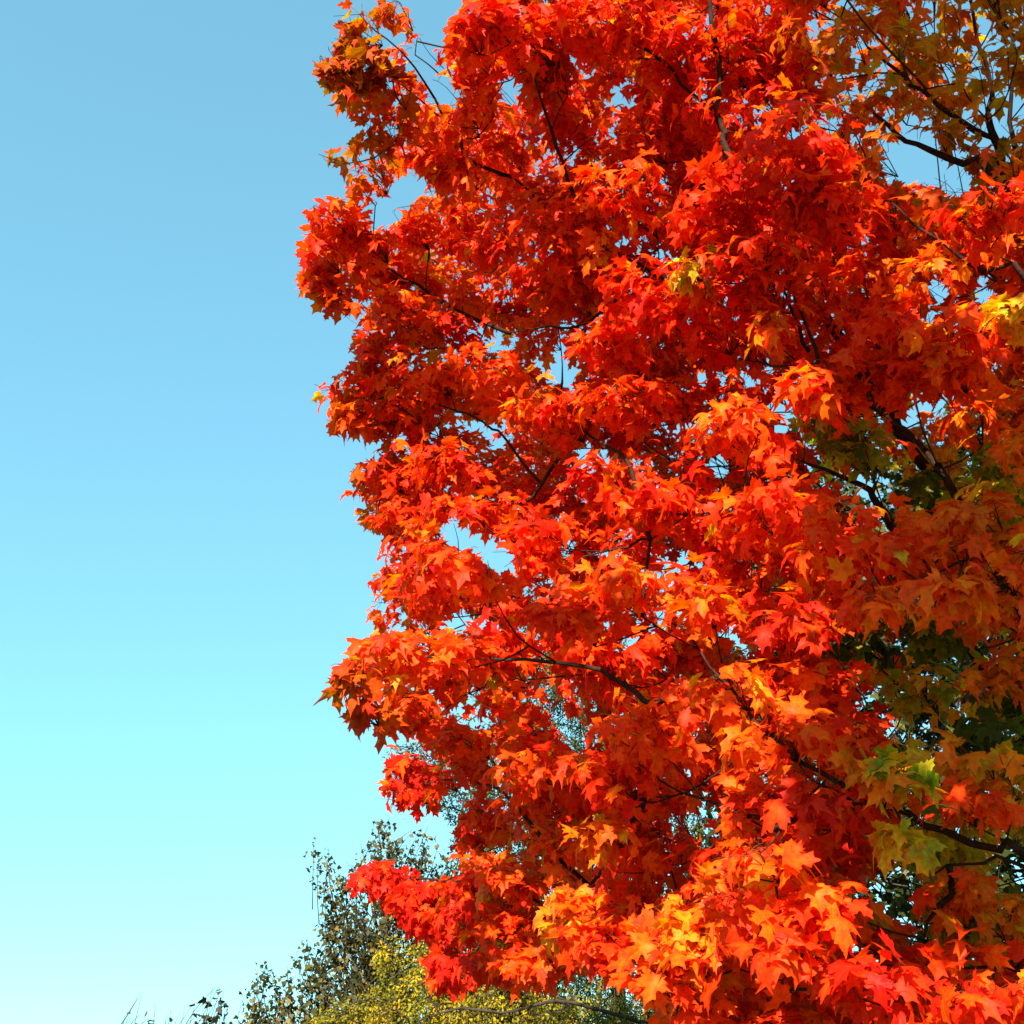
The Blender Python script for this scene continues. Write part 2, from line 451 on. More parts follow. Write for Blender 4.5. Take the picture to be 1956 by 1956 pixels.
# ---- limbs and branches, traced where the photo shows them: (points, radius at the trunk end, radius at the tip, metres behind the crown front)
BR = [
    ([(1960, 1631), (1906, 1622), (1800, 1588), (1730, 1557), (1603, 1492), (1534, 1456), (1440, 1372), (1399, 1317), (1355, 1273), (1309, 1204), (1244, 1178), (1200, 1165)], 0.016, 0.003, 0.25),
    ([(1810, 918), (1805, 911), (1748, 839), (1689, 792), (1660, 770)], 0.018, 0.008, 0.5),
    ([(1705, 1010), (1697, 997), (1668, 950), (1647, 927), (1572, 898), (1530, 880)], 0.027, 0.007, 0.9),
    ([(1960, 1190), (1927, 1123), (1880, 1060)], 0.021, 0.016, 0.6),
    ([(1416, 340), (1385, 254), (1367, 210), (1374, 155), (1364, 72), (1358, 8), (1350, -120)], 0.022, 0.008, 0.2),
    ([(1367, 210), (1318, 176), (1286, 135), (1255, 111), (1200, 60)], 0.011, 0.004, 0.2),
    ([(1110, 400), (1097, 378), (1074, 310), (1053, 246), (1035, 191), (1011, 127), (985, 110), (960, 60)], 0.013, 0.004, 0.1),
    ([(1075, 430), (1059, 414), (1022, 378), (980, 340)], 0.016, 0.006, 0.2),
    ([(890, 300), (878, 264), (844, 217), (813, 160), (767, 98), (717, 57), (690, 30)], 0.010, 0.003, 0.0),
    ([(850, 232), (831, 215), (785, 176), (746, 147), (700, 120)], 0.006, 0.002, 0.0),
    ([(1900, 268), (1896, 264), (1831, 228), (1759, 176), (1722, 145), (1660, 90)], 0.020, 0.008, 0.5),
    ([(1912, 354), (1839, 313), (1754, 277), (1712, 256), (1670, 215)], 0.021, 0.010, 0.5),
    ([(1905, 280), (1896, 181), (1880, 116), (1860, 49), (1850, -60)], 0.015, 0.007, 0.8),
    ([(1956, 330), (1935, 260), (1930, 200), (1945, 100)], 0.016, 0.009, 0.9),
    ([(1565, 690), (1559, 668), (1531, 596), (1515, 565), (1500, 530)], 0.010, 0.004, 0.05),
    ([(1545, 670), (1534, 650), (1505, 570), (1484, 520), (1470, 480)], 0.010, 0.004, 0.1),
    ([(1240, 1340), (1218, 1325), (1146, 1281), (1063, 1266), (936, 1258), (800, 1256), (729, 1255), (690, 1270)], 0.013, 0.003, 0.1),
    ([(1956, 1655), (1880, 1650), (1813, 1655), (1780, 1670)], 0.009, 0.004, 0.3),
    ([(1956, 1862), (1880, 1847), (1767, 1852), (1700, 1840), (1640, 1850)], 0.007, 0.003, 0.2),
    ([(1820, 1710), (1800, 1725), (1785, 1741), (1765, 1790)], 0.012, 0.005, 0.3),
    ([(1480, 1585), (1474, 1575), (1420, 1555), (1378, 1536), (1305, 1513), (1233, 1471), (1190, 1430)], 0.010, 0.003, 0.1),
    ([(1305, 1513), (1250, 1525), (1200, 1537)], 0.004, 0.002, 0.1),
    ([(1510, 1890), (1489, 1870), (1440, 1860), (1408, 1850), (1350, 1840)], 0.006, 0.002, 0.1),
    ([(1980, 560), (1880, 520), (1830, 485), (1780, 450), (1740, 423), (1700, 380)], 0.014, 0.004, 0.15),
    ([(960, 830), (940, 820), (890, 790), (800, 765), (740, 760)], 0.008, 0.002, 0.0),
    ([(800, 545), (770, 530), (725, 505), (680, 500), (620, 500)], 0.009, 0.002, 0.05),
    ([(1270, 540), (1255, 530), (1210, 500), (1150, 482), (1090, 490)], 0.009, 0.003, 0.05),
    ([(1240, 1030), (1210, 1040), (1180, 1050), (1120, 1060), (1080, 1090)], 0.008, 0.003, 0.1),
    ([(1110, 622), (1050, 626), (1000, 632), (960, 640)], 0.008, 0.003, 0.1),
    ([(1200, 880), (1165, 855), (1130, 835), (1090, 810)], 0.012, 0.004, 0.15),
    ([(1060, 1750), (1000, 1765), (960, 1790), (900, 1810), (840, 1830)], 0.012, 0.003, 0.1),
    ([(900, 1690), (850, 1682), (790, 1680), (730, 1690), (690, 1690)], 0.010, 0.003, 0.0),
    ([(980, 1530), (930, 1500), (850, 1490), (780, 1510)], 0.010, 0.003, 0.1),
    ([(1000, 960), (930, 940), (850, 925), (760, 930), (700, 930)], 0.010, 0.003, 0.1),
    ([(1570, 1500), (1520, 1560), (1480, 1600), (1440, 1640)], 0.006, 0.003, -0.05),
    ([(1500, 700), (1450, 690), (1420, 650), (1390, 640)], 0.006, 0.003, 0.1),
    ([(1600, 1060), (1540, 1030), (1480, 1000), (1430, 975)], 0.010, 0.003, 0.1),
    ([(1880, 1060), (1840, 1070), (1800, 1090), (1760, 1110)], 0.007, 0.003, 0.05),
]
branch_px, branch_paths = [], []
for pts, r0, r1, back in BR:
    P = np.array(pts, float)
    d = dist_at(P[:, 0], P[:, 1])
    d = np.linspace(d[0], d[-1], len(d)) * 0.5 + d * 0.5
    branch_px.append((P, d + back))
    branch_paths.append([unproj(P[:, 0], P[:, 1], d + back), r0 * 0.9, r1 * 0.75])

# ---- clumps: (x, y, half-width px, hue shift, value, leaf px or 0)  the domes of leaves that stand out in the photo
DOMES = [
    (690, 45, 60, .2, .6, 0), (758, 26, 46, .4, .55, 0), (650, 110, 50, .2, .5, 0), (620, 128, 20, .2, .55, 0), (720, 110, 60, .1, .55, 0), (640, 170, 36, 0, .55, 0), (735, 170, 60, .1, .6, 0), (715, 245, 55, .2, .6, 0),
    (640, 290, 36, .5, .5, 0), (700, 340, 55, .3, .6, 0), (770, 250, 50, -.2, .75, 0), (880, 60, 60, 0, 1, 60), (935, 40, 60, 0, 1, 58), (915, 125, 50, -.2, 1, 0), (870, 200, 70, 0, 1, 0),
    (1000, 60, 80, 0, 1, 0), (1100, 40, 80, .1, 1, 0), (1200, 40, 80, 0, 1, 0), (850, 310, 90, .2, 1, 0), (620, 410, 60, -.3, 1, 0), (610, 490, 55, 0, 1, 0), (640, 560, 60, .3, .9, 0),
    (700, 470, 60, 0, 1, 0), (770, 440, 70, -.3, 1, 0), (1180, 370, 130, .4, 1.05, 56), (1090, 420, 80, .2, 1, 0), (1500, 310, 140, -.1, 1.05, 64), (1400, 400, 130, 0, 1.05, 62), (1590, 380, 90, -.1, 1, 66),
    (1050, 480, 110, -.1, 1, 0), (1230, 560, 110, 0, 1.05, 60), (1330, 600, 120, -.1, 1.05, 60), (1170, 660, 100, 0, 1, 0), (1440, 520, 110, 0, 1, 64), (720, 680, 60, -.4, 1, 0), (660, 740, 60, -.2, 1, 0),
    (800, 710, 90, .2, 1, 0), (950, 720, 110, .3, 1, 54), (680, 800, 50, .6, .85, 0), (1050, 790, 100, .3, 1, 56), (1200, 760, 90, 0, 1, 0), (1390, 820, 80, .6, 1, 88), (720, 910, 70, 0, 1, 0),
    (860, 890, 90, 0, 1, 52), (760, 990, 60, 0, .9, 0), (880, 970, 70, 0, .9, 0), (1040, 1010, 70, -.2, 1, 56), (1260, 930, 90, 0, 1, 66), (1440, 970, 80, .3, 1, 84), (1500, 960, 60, 0, 1.05, 86),
    (1620, 1020, 110, .1, 1.05, 90), (1680, 1040, 50, -.2, 1, 90), (880, 1080, 100, .2, 1.05, 84), (750, 1110, 60, 0, 1, 36), (1170, 1120, 100, .5, 1, 78), (1090, 1190, 80, -.1, 1, 80), (1330, 1160, 70, .8, 1, 84),
    (1820, 1110, 60, .9, 1, 112), (1900, 1090, 55, .5, 1, 108), (1670, 1150, 40, 1.0, 1, 100), (730, 1240, 70, .1, 1, 82), (655, 1300, 60, .5, .6, 88), (640, 1325, 30, .5, .55, 88), (690, 1360, 50, .4, .6, 84), (840, 1240, 70, .1, 1, 80),
    (1390, 1310, 80, .8, 1, 96), (1220, 1390, 90, .6, 1, 88), (1480, 1400, 90, .7, 1, 100), (1160, 1480, 90, .1, 1, 84), (1000, 1460, 70, .3, 1, 70), (780, 1510, 60, -.1, 1, 42), (880, 1600, 50, -.2, 1, 38),
    (940, 1650, 70, 1.0, 1, 46), (720, 1680, 70, -.1, 1.05, 40), (810, 1700, 50, .2, 1, 40), (830, 1820, 50, 0, 1, 46), (930, 1830, 70, 0, 1, 50), (880, 1760, 60, 0, 1, 46), (970, 1780, 70, .2, 1, 52), (870, 1860, 45, 0, 1, 46), (1010, 1850, 60, .3, 1, 56), (900, 1700, 60, .1, 1, 46), (980, 1690, 70, .6, 1, 52), (780, 1720, 45, 0, 1, 42), (820, 1760, 40, -.1, 1, 42), (920, 1560, 60, 0, 1, 46), (1450, 1640, 80, .6, 1.05, 118), (1420, 1740, 70, .5, 1.05, 114), (1540, 1740, 60, .3, 1, 110),
    (1100, 1730, 80, .5, 1, 58), (1140, 1800, 70, 0, 1, 74), (1290, 1820, 70, .8, 1, 90), (1250, 1880, 70, .3, 1, 90), (1490, 1800, 80, .1, 1.05, 114), (1680, 1880, 80, -.2, 1.05, 112), (1860, 1900, 80, .1, 1.05, 112),
    (1715, 1482, 18, 2.4, 1, 100), (1690, 1505, 18, 1.8, 1, 100), (1738, 1590, 16, 2.4, 1, 96), (1640, 1480, 20, 2.0, .9, 96), (1840, 1540, 60, -1.2, 1, 84), (1860, 400, 80, -1.0, 1, 72), (1900, 390, 60, -.8, 1, 74), (1700, 640, 110, 0, 1.05, 78), (1830, 630, 90, -.4, 1.05, 80),
    (1820, 690, 80, -.4, 1, 80), (1700, 720, 80, 0, 1, 76), (1930, 600, 24, 1.6, 1, 78), (1600, 740, 80, .2, 1, 76), (1320, 520, 20, 3.4, 1.0, 72), (1465, 640, 12, 1.3, 1, 66), (1150, 470, 12, 1.2, 1, 56),
    (1550, 740, 40, 1.0, 1, 84), (1160, 1590, 50, 1.4, .9, 80), (1080, 1770, 40, 1.2, 1, 60), (1300, 1790, 36, 1.3, 1, 92), (1620, 1410, 50, 0, 1, 96), (1560, 1550, 60, 0, .9, 100), (1540, 1180, 80, -.2, .9, 92),
]

SKEL = []        # points of wood that twigs may grow from
def skel(pts):
    SKEL.append(np.asarray(pts, float))

maple = empty('maple_tree', tuple(TRUNK), 'tall maple in scarlet and orange autumn leaf filling the right of the view', 'tree')

# trunk
wood = Soup()
tp = smooth_path([TRUNK + np.array(q) for q in ((0, 0, -0.15), (0, 0, 0.3), (0.03, 0.02, 1.2), (-0.02, 0.05, 2.6), (0.05, 0.0, 4.2), (0.0, 0.05, 5.8), (0.08, 0.1, 7.4), (0.05, 0.1, 8.8))], 0.12)
tr_ = np.interp(tp[:, 2], (-0.2, 0.1, 0.5, 2.6, 5.8, 8.8), (0.30, 0.24, 0.19, 0.155, 0.09, 0.02))
tube(wood, tp, tr_, (1, 1, 1), 14, 0.06)
wood.build('trunk', M_BARK, maple, origin=TRUNK).location = (0, 0, 0)
skel(tp[tp[:, 2] > 2.0][::3])

def trunk_point(P):
    h = math.hypot(P[0] - TRUNK[0], P[1] - TRUNK[1])
    z = min(max(P[2] - 0.75 * h, 1.7), 8.0)
    i = int(np.argmin(np.abs(tp[:, 2] - z)))
    return tp[i]

roots = {0: 1, 1: 1, 2: 1, 3: 1, 4: 1, 10: 1, 11: 1, 12: 1, 13: 1, 17: 1, 18: 1, 23: 1}
done_pts = [tp[tp[:, 2] > 1.8]]
done_r = [0.03 + 0 * tp[tp[:, 2] > 1.8][:, 0]]
order = sorted(range(len(BR)), key=lambda i: (0 if i in roots else 1, np.linalg.norm(branch_paths[i][0][0] - TRUNK - np.array((0, 0, 3.5)))))
for i in order:
    P, r0, r1 = branch_paths[i]
    start = P[0]
    if i in roots:
        b = trunk_point(start)
        g = np.linalg.norm(start - b)
        mids = [b, b + (start - b) * 0.35 + np.array((0, 0, -0.05 * g)), b + (start - b) * 0.7 + np.array((0, 0, -0.04 * g))]
        rb = min(0.042, r0 + 0.005 * g)
    else:
        A = np.concatenate(done_pts)
        tgt = TRUNK + np.array((0, 0, max(1.8, start[2] - 1.5)))
        cost = np.linalg.norm(A - start, axis=1) + 0.5 * np.linalg.norm(A - tgt, axis=1)
        b = A[int(np.argmin(cost))]
        g = np.linalg.norm(start - b)
        mids = [b, b + (start - b) * 0.5 + np.array((0, 0, -0.06 * g))]
        rb = r0 + 0.004 * g
    full = smooth_path(mids + list(P), 0.07) if g > 0.05 else smooth_path(list(P), 0.07)
    full += rng.normal(0, 0.004, full.shape)
    ln = np.concatenate(([0], np.cumsum(np.linalg.norm(np.diff(full, axis=0), axis=1))))
    near = ln[int(np.argmin(np.linalg.norm(full - start, axis=1)))]
    rad = np.interp(ln, (0, max(near, 1e-3), ln[-1]), (rb, r0, r1))
    s = Soup()
    tube(s, full, rad, (1, 1, 1), 8, 0.07)
    s.build('branch', M_BARK, maple, origin=TRUNK).location = (0, 0, 0)
    done_pts.append(full[::2])
    skel(full[::2])

# added limb, out of view right of and above the viewer, for shading clumps
shade_limb = smooth_path([tp[int(np.argmin(np.abs(tp[:, 2] - 3.4)))], np.array((4.1, 4.6, 4.2)), np.array((3.5, 2.5, 4.8)), np.array((2.3, 1.4, 4.7)), np.array((1.3, 0.9, 4.1))], 0.1)
s = Soup()
tube(s, shade_limb, np.linspace(0.06, 0.008, len(shade_limb)), (1, 1, 1), 8, 0.07)
s.build('branch', M_BARK, maple, origin=TRUNK).location = (0, 0, 0)
skel(shade_limb[len(shade_limb) // 4::2])

# ---- clumps -> twigs -> leaves
class Bag:
    def __init__(s): s.pos, s.tip, s.nor, s.size, s.t, s.val, s.pet, s.twigs = [], [], [], [], [], [], [], []

def keep_mask(px, py, lp, soft=0.30):
    sg = signed(px, py, OUTLINE)
    ok = (sg > soft * lp * 0.35) | (py < -150) | (px > 2100)
    for h in HOLES:
        hx = np.array(h)
        near = (px > hx[:, 0].min() - 90) & (px < hx[:, 0].max() + 90) & (py > hx[:, 1].min() - 90) & (py < hx[:, 1].max() + 90)
        if near.any():
            sh = signed(px[near], py[near], h)
            ok[near] &= sh < -0.16 * lp[near]
    return ok

class Grow:
    def __init__(s, a):
        s.b = np.zeros((max(4096, 2 * len(a)), 3)); s.n = len(a); s.b[:s.n] = a
    def append(s, a):
        if s.n + len(a) > len(s.b):
            s.b = np.concatenate((s.b, np.zeros_like(s.b)))
        s.b[s.n:s.n + len(a)] = a; s.n += len(a)
    def all(s):
        return s.b[:s.n]
GROW = Grow(np.concatenate(SKEL))

def clump(bag, c, Rm, t0, val, dens=1.0, lscale=1.0, twig=True):
    """one bough end: twiglets fan out over a flattened dome, leaf pairs along each"""
    to_trunk = unit(TRUNK + np.array((0, 0, c[2] - 0.4)) - c)
    anchor = c + to_trunk * Rm * 0.7 - np.array((0, 0, 0.25 * Rm))
    px, py, dd = proj(c[None])
    A = GROW.all()
    if twig:
        hub = TRUNK + np.array((0, 0, max(2.0, c[2] - 1.0)))
        cost = np.linalg.norm(A - anchor, axis=1) + 0.35 * np.linalg.norm(A - hub, axis=1)
        b = A[int(np.argmin(cost))]
        g = np.linalg.norm(anchor - b)
        if g > 0.04:
            path = smooth_path([b, b + (anchor - b) * 0.5 + rng.normal(0, 0.05 * g, 3) + np.array((0, 0, -0.05 * g)), anchor], 0.08)
            bag.twigs.append((path, np.linspace(min(0.006, 0.0035 + 0.0022 * g), 0.0028, len(path)), 5))
            GROW.append(path[len(path) // 3::2])
    low = float(np.clip((py[0] - 650) / 600, 0, 1))
    ntw = max(2, int(round(dens * (4.5 + 15.5 * Rm))))
    for k in range(ntw):
        u = unit(rng.normal(0, 1, 3) - to_trunk * 0.55 + np.array((0, -0.25, 0.35)))
        if u[2] < -0.35:
            u[2] *= -0.5
        end = c + Rm * u * np.array((1.12, 1.12, 0.56)) * rng.uniform(0.65, 1.08)
        mid = anchor * 0.45 + end * 0.55 + np.array((0, 0, 0.14 * Rm)) + rng.normal(0, 0.03, 3)
        path = smooth_path([anchor, mid, end], 0.05)
        ln = np.linalg.norm(np.diff(path, axis=0), axis=1).sum()
        bag.twigs.append((path, np.linspace(0.0026, 0.0011, len(path)), 4))
        nn = max(2, int(ln / 0.050))
        for q in range(nn):
            f = 0.22 + 0.78 * (q + rng.uniform(0, 0.6)) / nn
            i = min(len(path) - 2, int(f * (len(path) - 1)))
            p = path[i]
            d = unit(path[i + 1] - path[i])
            lat = unit(np.cross(d, np.array((0, 0, 1.0)) + rng.normal(0, 0.5, 3)))
            for sgn in ((-1, 1) if q < nn - 1 else (-1, 1, 0)):
                if rng.random() < 0.12:
                    continue
                pet = unit(d * 0.55 + sgn * lat + np.array((0, 0, 0.1)) + rng.normal(0, 0.25, 3)) * rng.uniform(0.03, 0.075)
                pe = p + pet
                outw = unit(pe - c + 1e-4)
                tipd = unit(0.45 * outw + 0.55 * unit(pet) + np.array((0, 0, -0.75)) + rng.normal(0, 0.35, 3))
                nr = unit((0.34 + 0.06 * low) * outw + np.array((0, 0, 0.58 - 0.13 * low)) + (0.34 + 0.14 * low) * SUNV + rng.normal(0, 0.50, 3))
                bag.pos.append(pe); bag.tip.append(tipd); bag.nor.append(nr); bag.pet.append(p)
                bag.size.append(LEAF_W * lscale * rng.uniform(0.46, 1.0))
                tt = t0 + 0.12 + rng.normal(0, 0.52)
                if rng.random() < 0.06:
                    tt += rng.uniform(0.6, 1.6)
                bag.t.append(tt); bag.val.append(val * rng.uniform(0.82, 1.08))

def finish(bag, name, parent, carve=True):
    s = Soup()
    if bag.pos:
        pos, tip, nor, pet = (np.array(a) for a in (bag.pos, bag.tip, bag.nor, bag.pet))
        size, t, val = np.array(bag.size), np.array(bag.t), np.array(bag.val)
        cx, cyy, dd = proj(pos + tip * (size * 0.3)[:, None])
        lp = size * F / dd
        ok = keep_mask(cx, cyy, lp)
        ok &= dd > 1.9 - 0.9 * ((cyy < -120) | (cx > 2080))      # nothing hangs right in front of the viewer
        for k, (P, bd) in enumerate(branch_px):
            show = k in (0, 1, 2, 10, 11)
            for q in range(len(P) - 1):
                a, b, m = P[q], P[q + 1], 60
                sel = (dd < (bd[q] + bd[q + 1]) / 2 + 0.03) & (cx > min(a[0], b[0]) - m) & (cx < max(a[0], b[0]) + m) & (cyy > min(a[1], b[1]) - m) & (cyy < max(a[1], b[1]) + m)
                if sel.any():
                    ds = seg_dist(cx[sel], cyy[sel], np.array((a, b)), False)
                    kill = (ds < (0.42 if show else 0.30) * lp[sel]) & (rng.random(ds.shape) < (0.9 if show else 0.5))
                    ok[np.where(sel)[0][kill]] = False
        leaves(s, pos[ok], tip[ok], nor[ok], size[ok], t[ok], val[ok], pet[ok])
    for path, rad, sides in bag.twigs:
        x, y, d = proj(path)
        sg = signed(x, y, OUTLINE)
        good = (sg > -6) | (y < -150) | (x > 2100)
        for h in HOLES[:7]:
            if rng.random() < 0.75:
                good &= ~inside(x, y, h)
        m = int(np.argmin(good)) if not good.all() else len(path)
        if m >= 3:
            tube(s, path[:m], rad[:m], (0.055, 0.028, 0.016), sides)
    o = s.build(name, M_LEAF, parent)
    return o, len(bag.pos)

# parts of the crown shaded by leaf clumps added overhead, out of view
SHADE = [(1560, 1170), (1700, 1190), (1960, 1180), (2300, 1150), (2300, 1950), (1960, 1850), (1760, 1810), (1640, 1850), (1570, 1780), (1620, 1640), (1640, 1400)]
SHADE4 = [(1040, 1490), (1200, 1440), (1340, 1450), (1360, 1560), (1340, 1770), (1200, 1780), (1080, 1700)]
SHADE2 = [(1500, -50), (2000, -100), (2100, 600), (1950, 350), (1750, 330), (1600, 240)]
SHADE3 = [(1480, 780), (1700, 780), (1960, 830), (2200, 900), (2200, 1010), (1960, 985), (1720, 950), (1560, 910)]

# inner and outer fill of the crown on a jittered lattice, several layers deep
fill = Bag()
cands = []
for layer, (step, d0, d1, dens) in enumerate(((105, 0.10, 0.45, 0.74), (115, 0.5, 1.1, 0.72), (130, 1.2, 2.2, 0.75))):
    for yy in np.arange(-60, 2080, step):
        for xx in np.arange(560, 2080, step):
            cands.append((xx + rng.uniform(-.5, .5) * step, yy + rng.uniform(-.5, .5) * step, rng.uniform(d0, d1), dens, step, layer))
for yy in np.arange(-420, 2200, 190):                       # the crown beyond the frame
    for xx in np.arange(950, 3300, 190):
        if -60 < yy and xx < 2080:
            continue
        cands.append((xx + rng.uniform(-80, 80), yy + rng.uniform(-80, 80), rng.uniform(0.1, 1.8), 0.75, 190, 3))
CA = np.array(cands)
sg = signed(CA[:, 0], CA[:, 1], OUTLINE)
CA, sg = CA[sg > 14], sg[sg > 14]
dd = dist_at(CA[:, 0], CA[:, 1])
thick = np.clip(sg / 260.0, 0.08, 1.0)                       # the crown rounds off towards its edge
dist = dd + CA[:, 2] * thick
cen = unproj(CA[:, 0], CA[:, 1], dist)
hue = hue_at(CA[:, 0], CA[:, 1])
Rpx = np.minimum(CA[:, 4] * 0.72, np.maximum(sg + 8, 26))
ordr = np.argsort(np.linalg.norm(cen - (TRUNK + np.array((0, 0, 4))), axis=1))
for i in ordr:
    x, y = CA[i, 0], CA[i, 1]
    ul = (x > 1560 and y < 380)
    lr = (x > 1500 and y > 780)
    lay = CA[i, 5]
    dens = CA[i, 3] * (0.52 if ul else 1.0)
    tl = (x < 860 and y < 400)
    if (lay == 2 and ul and rng.random() < 0.6) or (tl and lay > 0 and rng.random() < 0.75):
        continue
    if tl:
        dens *= 0.6
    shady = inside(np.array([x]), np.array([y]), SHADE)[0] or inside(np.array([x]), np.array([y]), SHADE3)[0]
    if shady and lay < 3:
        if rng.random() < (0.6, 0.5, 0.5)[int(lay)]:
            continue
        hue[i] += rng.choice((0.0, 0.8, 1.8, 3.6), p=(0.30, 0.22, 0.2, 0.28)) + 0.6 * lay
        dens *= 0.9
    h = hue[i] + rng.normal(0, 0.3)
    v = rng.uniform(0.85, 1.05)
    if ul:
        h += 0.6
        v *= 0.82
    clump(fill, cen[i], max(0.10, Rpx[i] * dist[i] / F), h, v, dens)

LIT = np.array([(1820, 1110), (1890, 1090), (1650, 1150), (1750, 1490), (1840, 1470), (1850, 1540), (1680, 1880), (1860, 1900), (1620, 1410), (1540, 1740), (1450, 1640), (1620, 1020), (1830, 640), (1700, 640), (1820, 690), (1100, 1730), (1160, 1590), (1160, 1480), (1290, 1820)], float)
LITP = unproj(LIT[:, 0], LIT[:, 1], dist_at(LIT[:, 0], LIT[:, 1]) - 0.1)
for poly, count in ((SHADE, 260), (SHADE3, 50), (SHADE2, 70), (SHADE4, 16)):  # leaf clumps added out of view, towards the sun, to shade these areas
    P_ = np.array(poly, float)
    m = tries = 0
    while m < count and tries < 20000:
        tries += 1
        x, y = rng.uniform(P_[:, 0].min(), P_[:, 0].max()), rng.uniform(P_[:, 1].min(), P_[:, 1].max())
        if not inside(np.array([x]), np.array([y]), poly)[0]:
            continue
        c = unproj(x, y, float(dist_at(np.array(x), np.array(y))) + rng.uniform(0, 0.5)) + SUNV * rng.uniform(1.0, 4.2)
        qx, qy, qd = proj(c[None])
        if not (qy[0] < -320 or qx[0] > 2800 or (c - CAM) @ FWD < 0.05):
            continue
        v = LITP - c
        if np.linalg.norm(np.cross(v, SUNV), axis=1).min() < 0.14 or np.linalg.norm(c - CAM) < 0.9:
            continue
        clump(fill, c, 0.13, 1.8 + rng.normal(0, .4), 1.0, 1.1)
        m += 1
crown, n1 = finish(fill, 'crown', maple)
crown.parent = maple
crown.matrix_parent_inverse.identity()
crown.location = -TRUNK

n2 = 0
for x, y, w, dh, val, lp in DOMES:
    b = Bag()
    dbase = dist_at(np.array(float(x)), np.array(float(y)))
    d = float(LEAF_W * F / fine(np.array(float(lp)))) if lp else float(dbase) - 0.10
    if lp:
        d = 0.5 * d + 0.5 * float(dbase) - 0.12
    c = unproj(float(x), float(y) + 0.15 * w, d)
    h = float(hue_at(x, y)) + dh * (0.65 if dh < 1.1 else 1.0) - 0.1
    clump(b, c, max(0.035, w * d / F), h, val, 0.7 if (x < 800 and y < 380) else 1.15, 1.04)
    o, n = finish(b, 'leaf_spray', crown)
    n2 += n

# ================================================================== BACKGROUND TREES
STAR = np.array([(0, 0), (.30, -.06), (.34, .12), (.62, .36), (.30, .44), (.22, .70), (0, 1), (-.22, .70), (-.30, .44), (-.62, .36), (-.34, .12), (-.30, -.06)])
def small_leaves(sp, pos, size, col, tip=None, nor=None, shape=STAR):
    n = len(pos)
    if n == 0:
        return
    if tip is None:
        tip = unit(rng.normal(0, 1, (n, 3)) * np.array((1, 1, .6)) + np.array((0, 0, -.5)))
    if nor is None:
        nor = unit(rng.normal(0, 0.6, (n, 3)) + np.array((0, -.2, .8)))
    nor = unit(nor - tip * (nor * tip).sum(-1, keepdims=True))
    side = np.cross(tip, nor)
    k = len(shape)
    x, y = shape[:, 0], shape[:, 1]
    z = rng.normal(0.1, 0.2, (n, 1)) * np.abs(x) - rng.normal(0.2, 0.25, (n, 1)) * y ** 2
    V = pos[:, None] + size[:, None, None] * (x[None, :, None] * side[:, None] + y[None, :, None] * tip[:, None] + z[..., None] * nor[:, None])
    f = np.arange(k)[None] + (np.arange(n) * k)[:, None]
    sp.add(V.reshape(-1, 3), [f], np.repeat(col, k, 0))

def woody_tree(root_obj, base, pts, limbs, r_trunk, mat):
    """trunk up the middle, limbs from it"""
    s = Soup()
    p = smooth_path([base + np.array(q) for q in pts], 0.25)
    p += rng.normal(0, 0.012, p.shape)
    tube(s, p, np.linspace(r_trunk, r_trunk * 0.18, len(p)), (1, 1, 1), 9, 0.08)
    s.build('trunk', mat, root_obj).location = -base
    return p

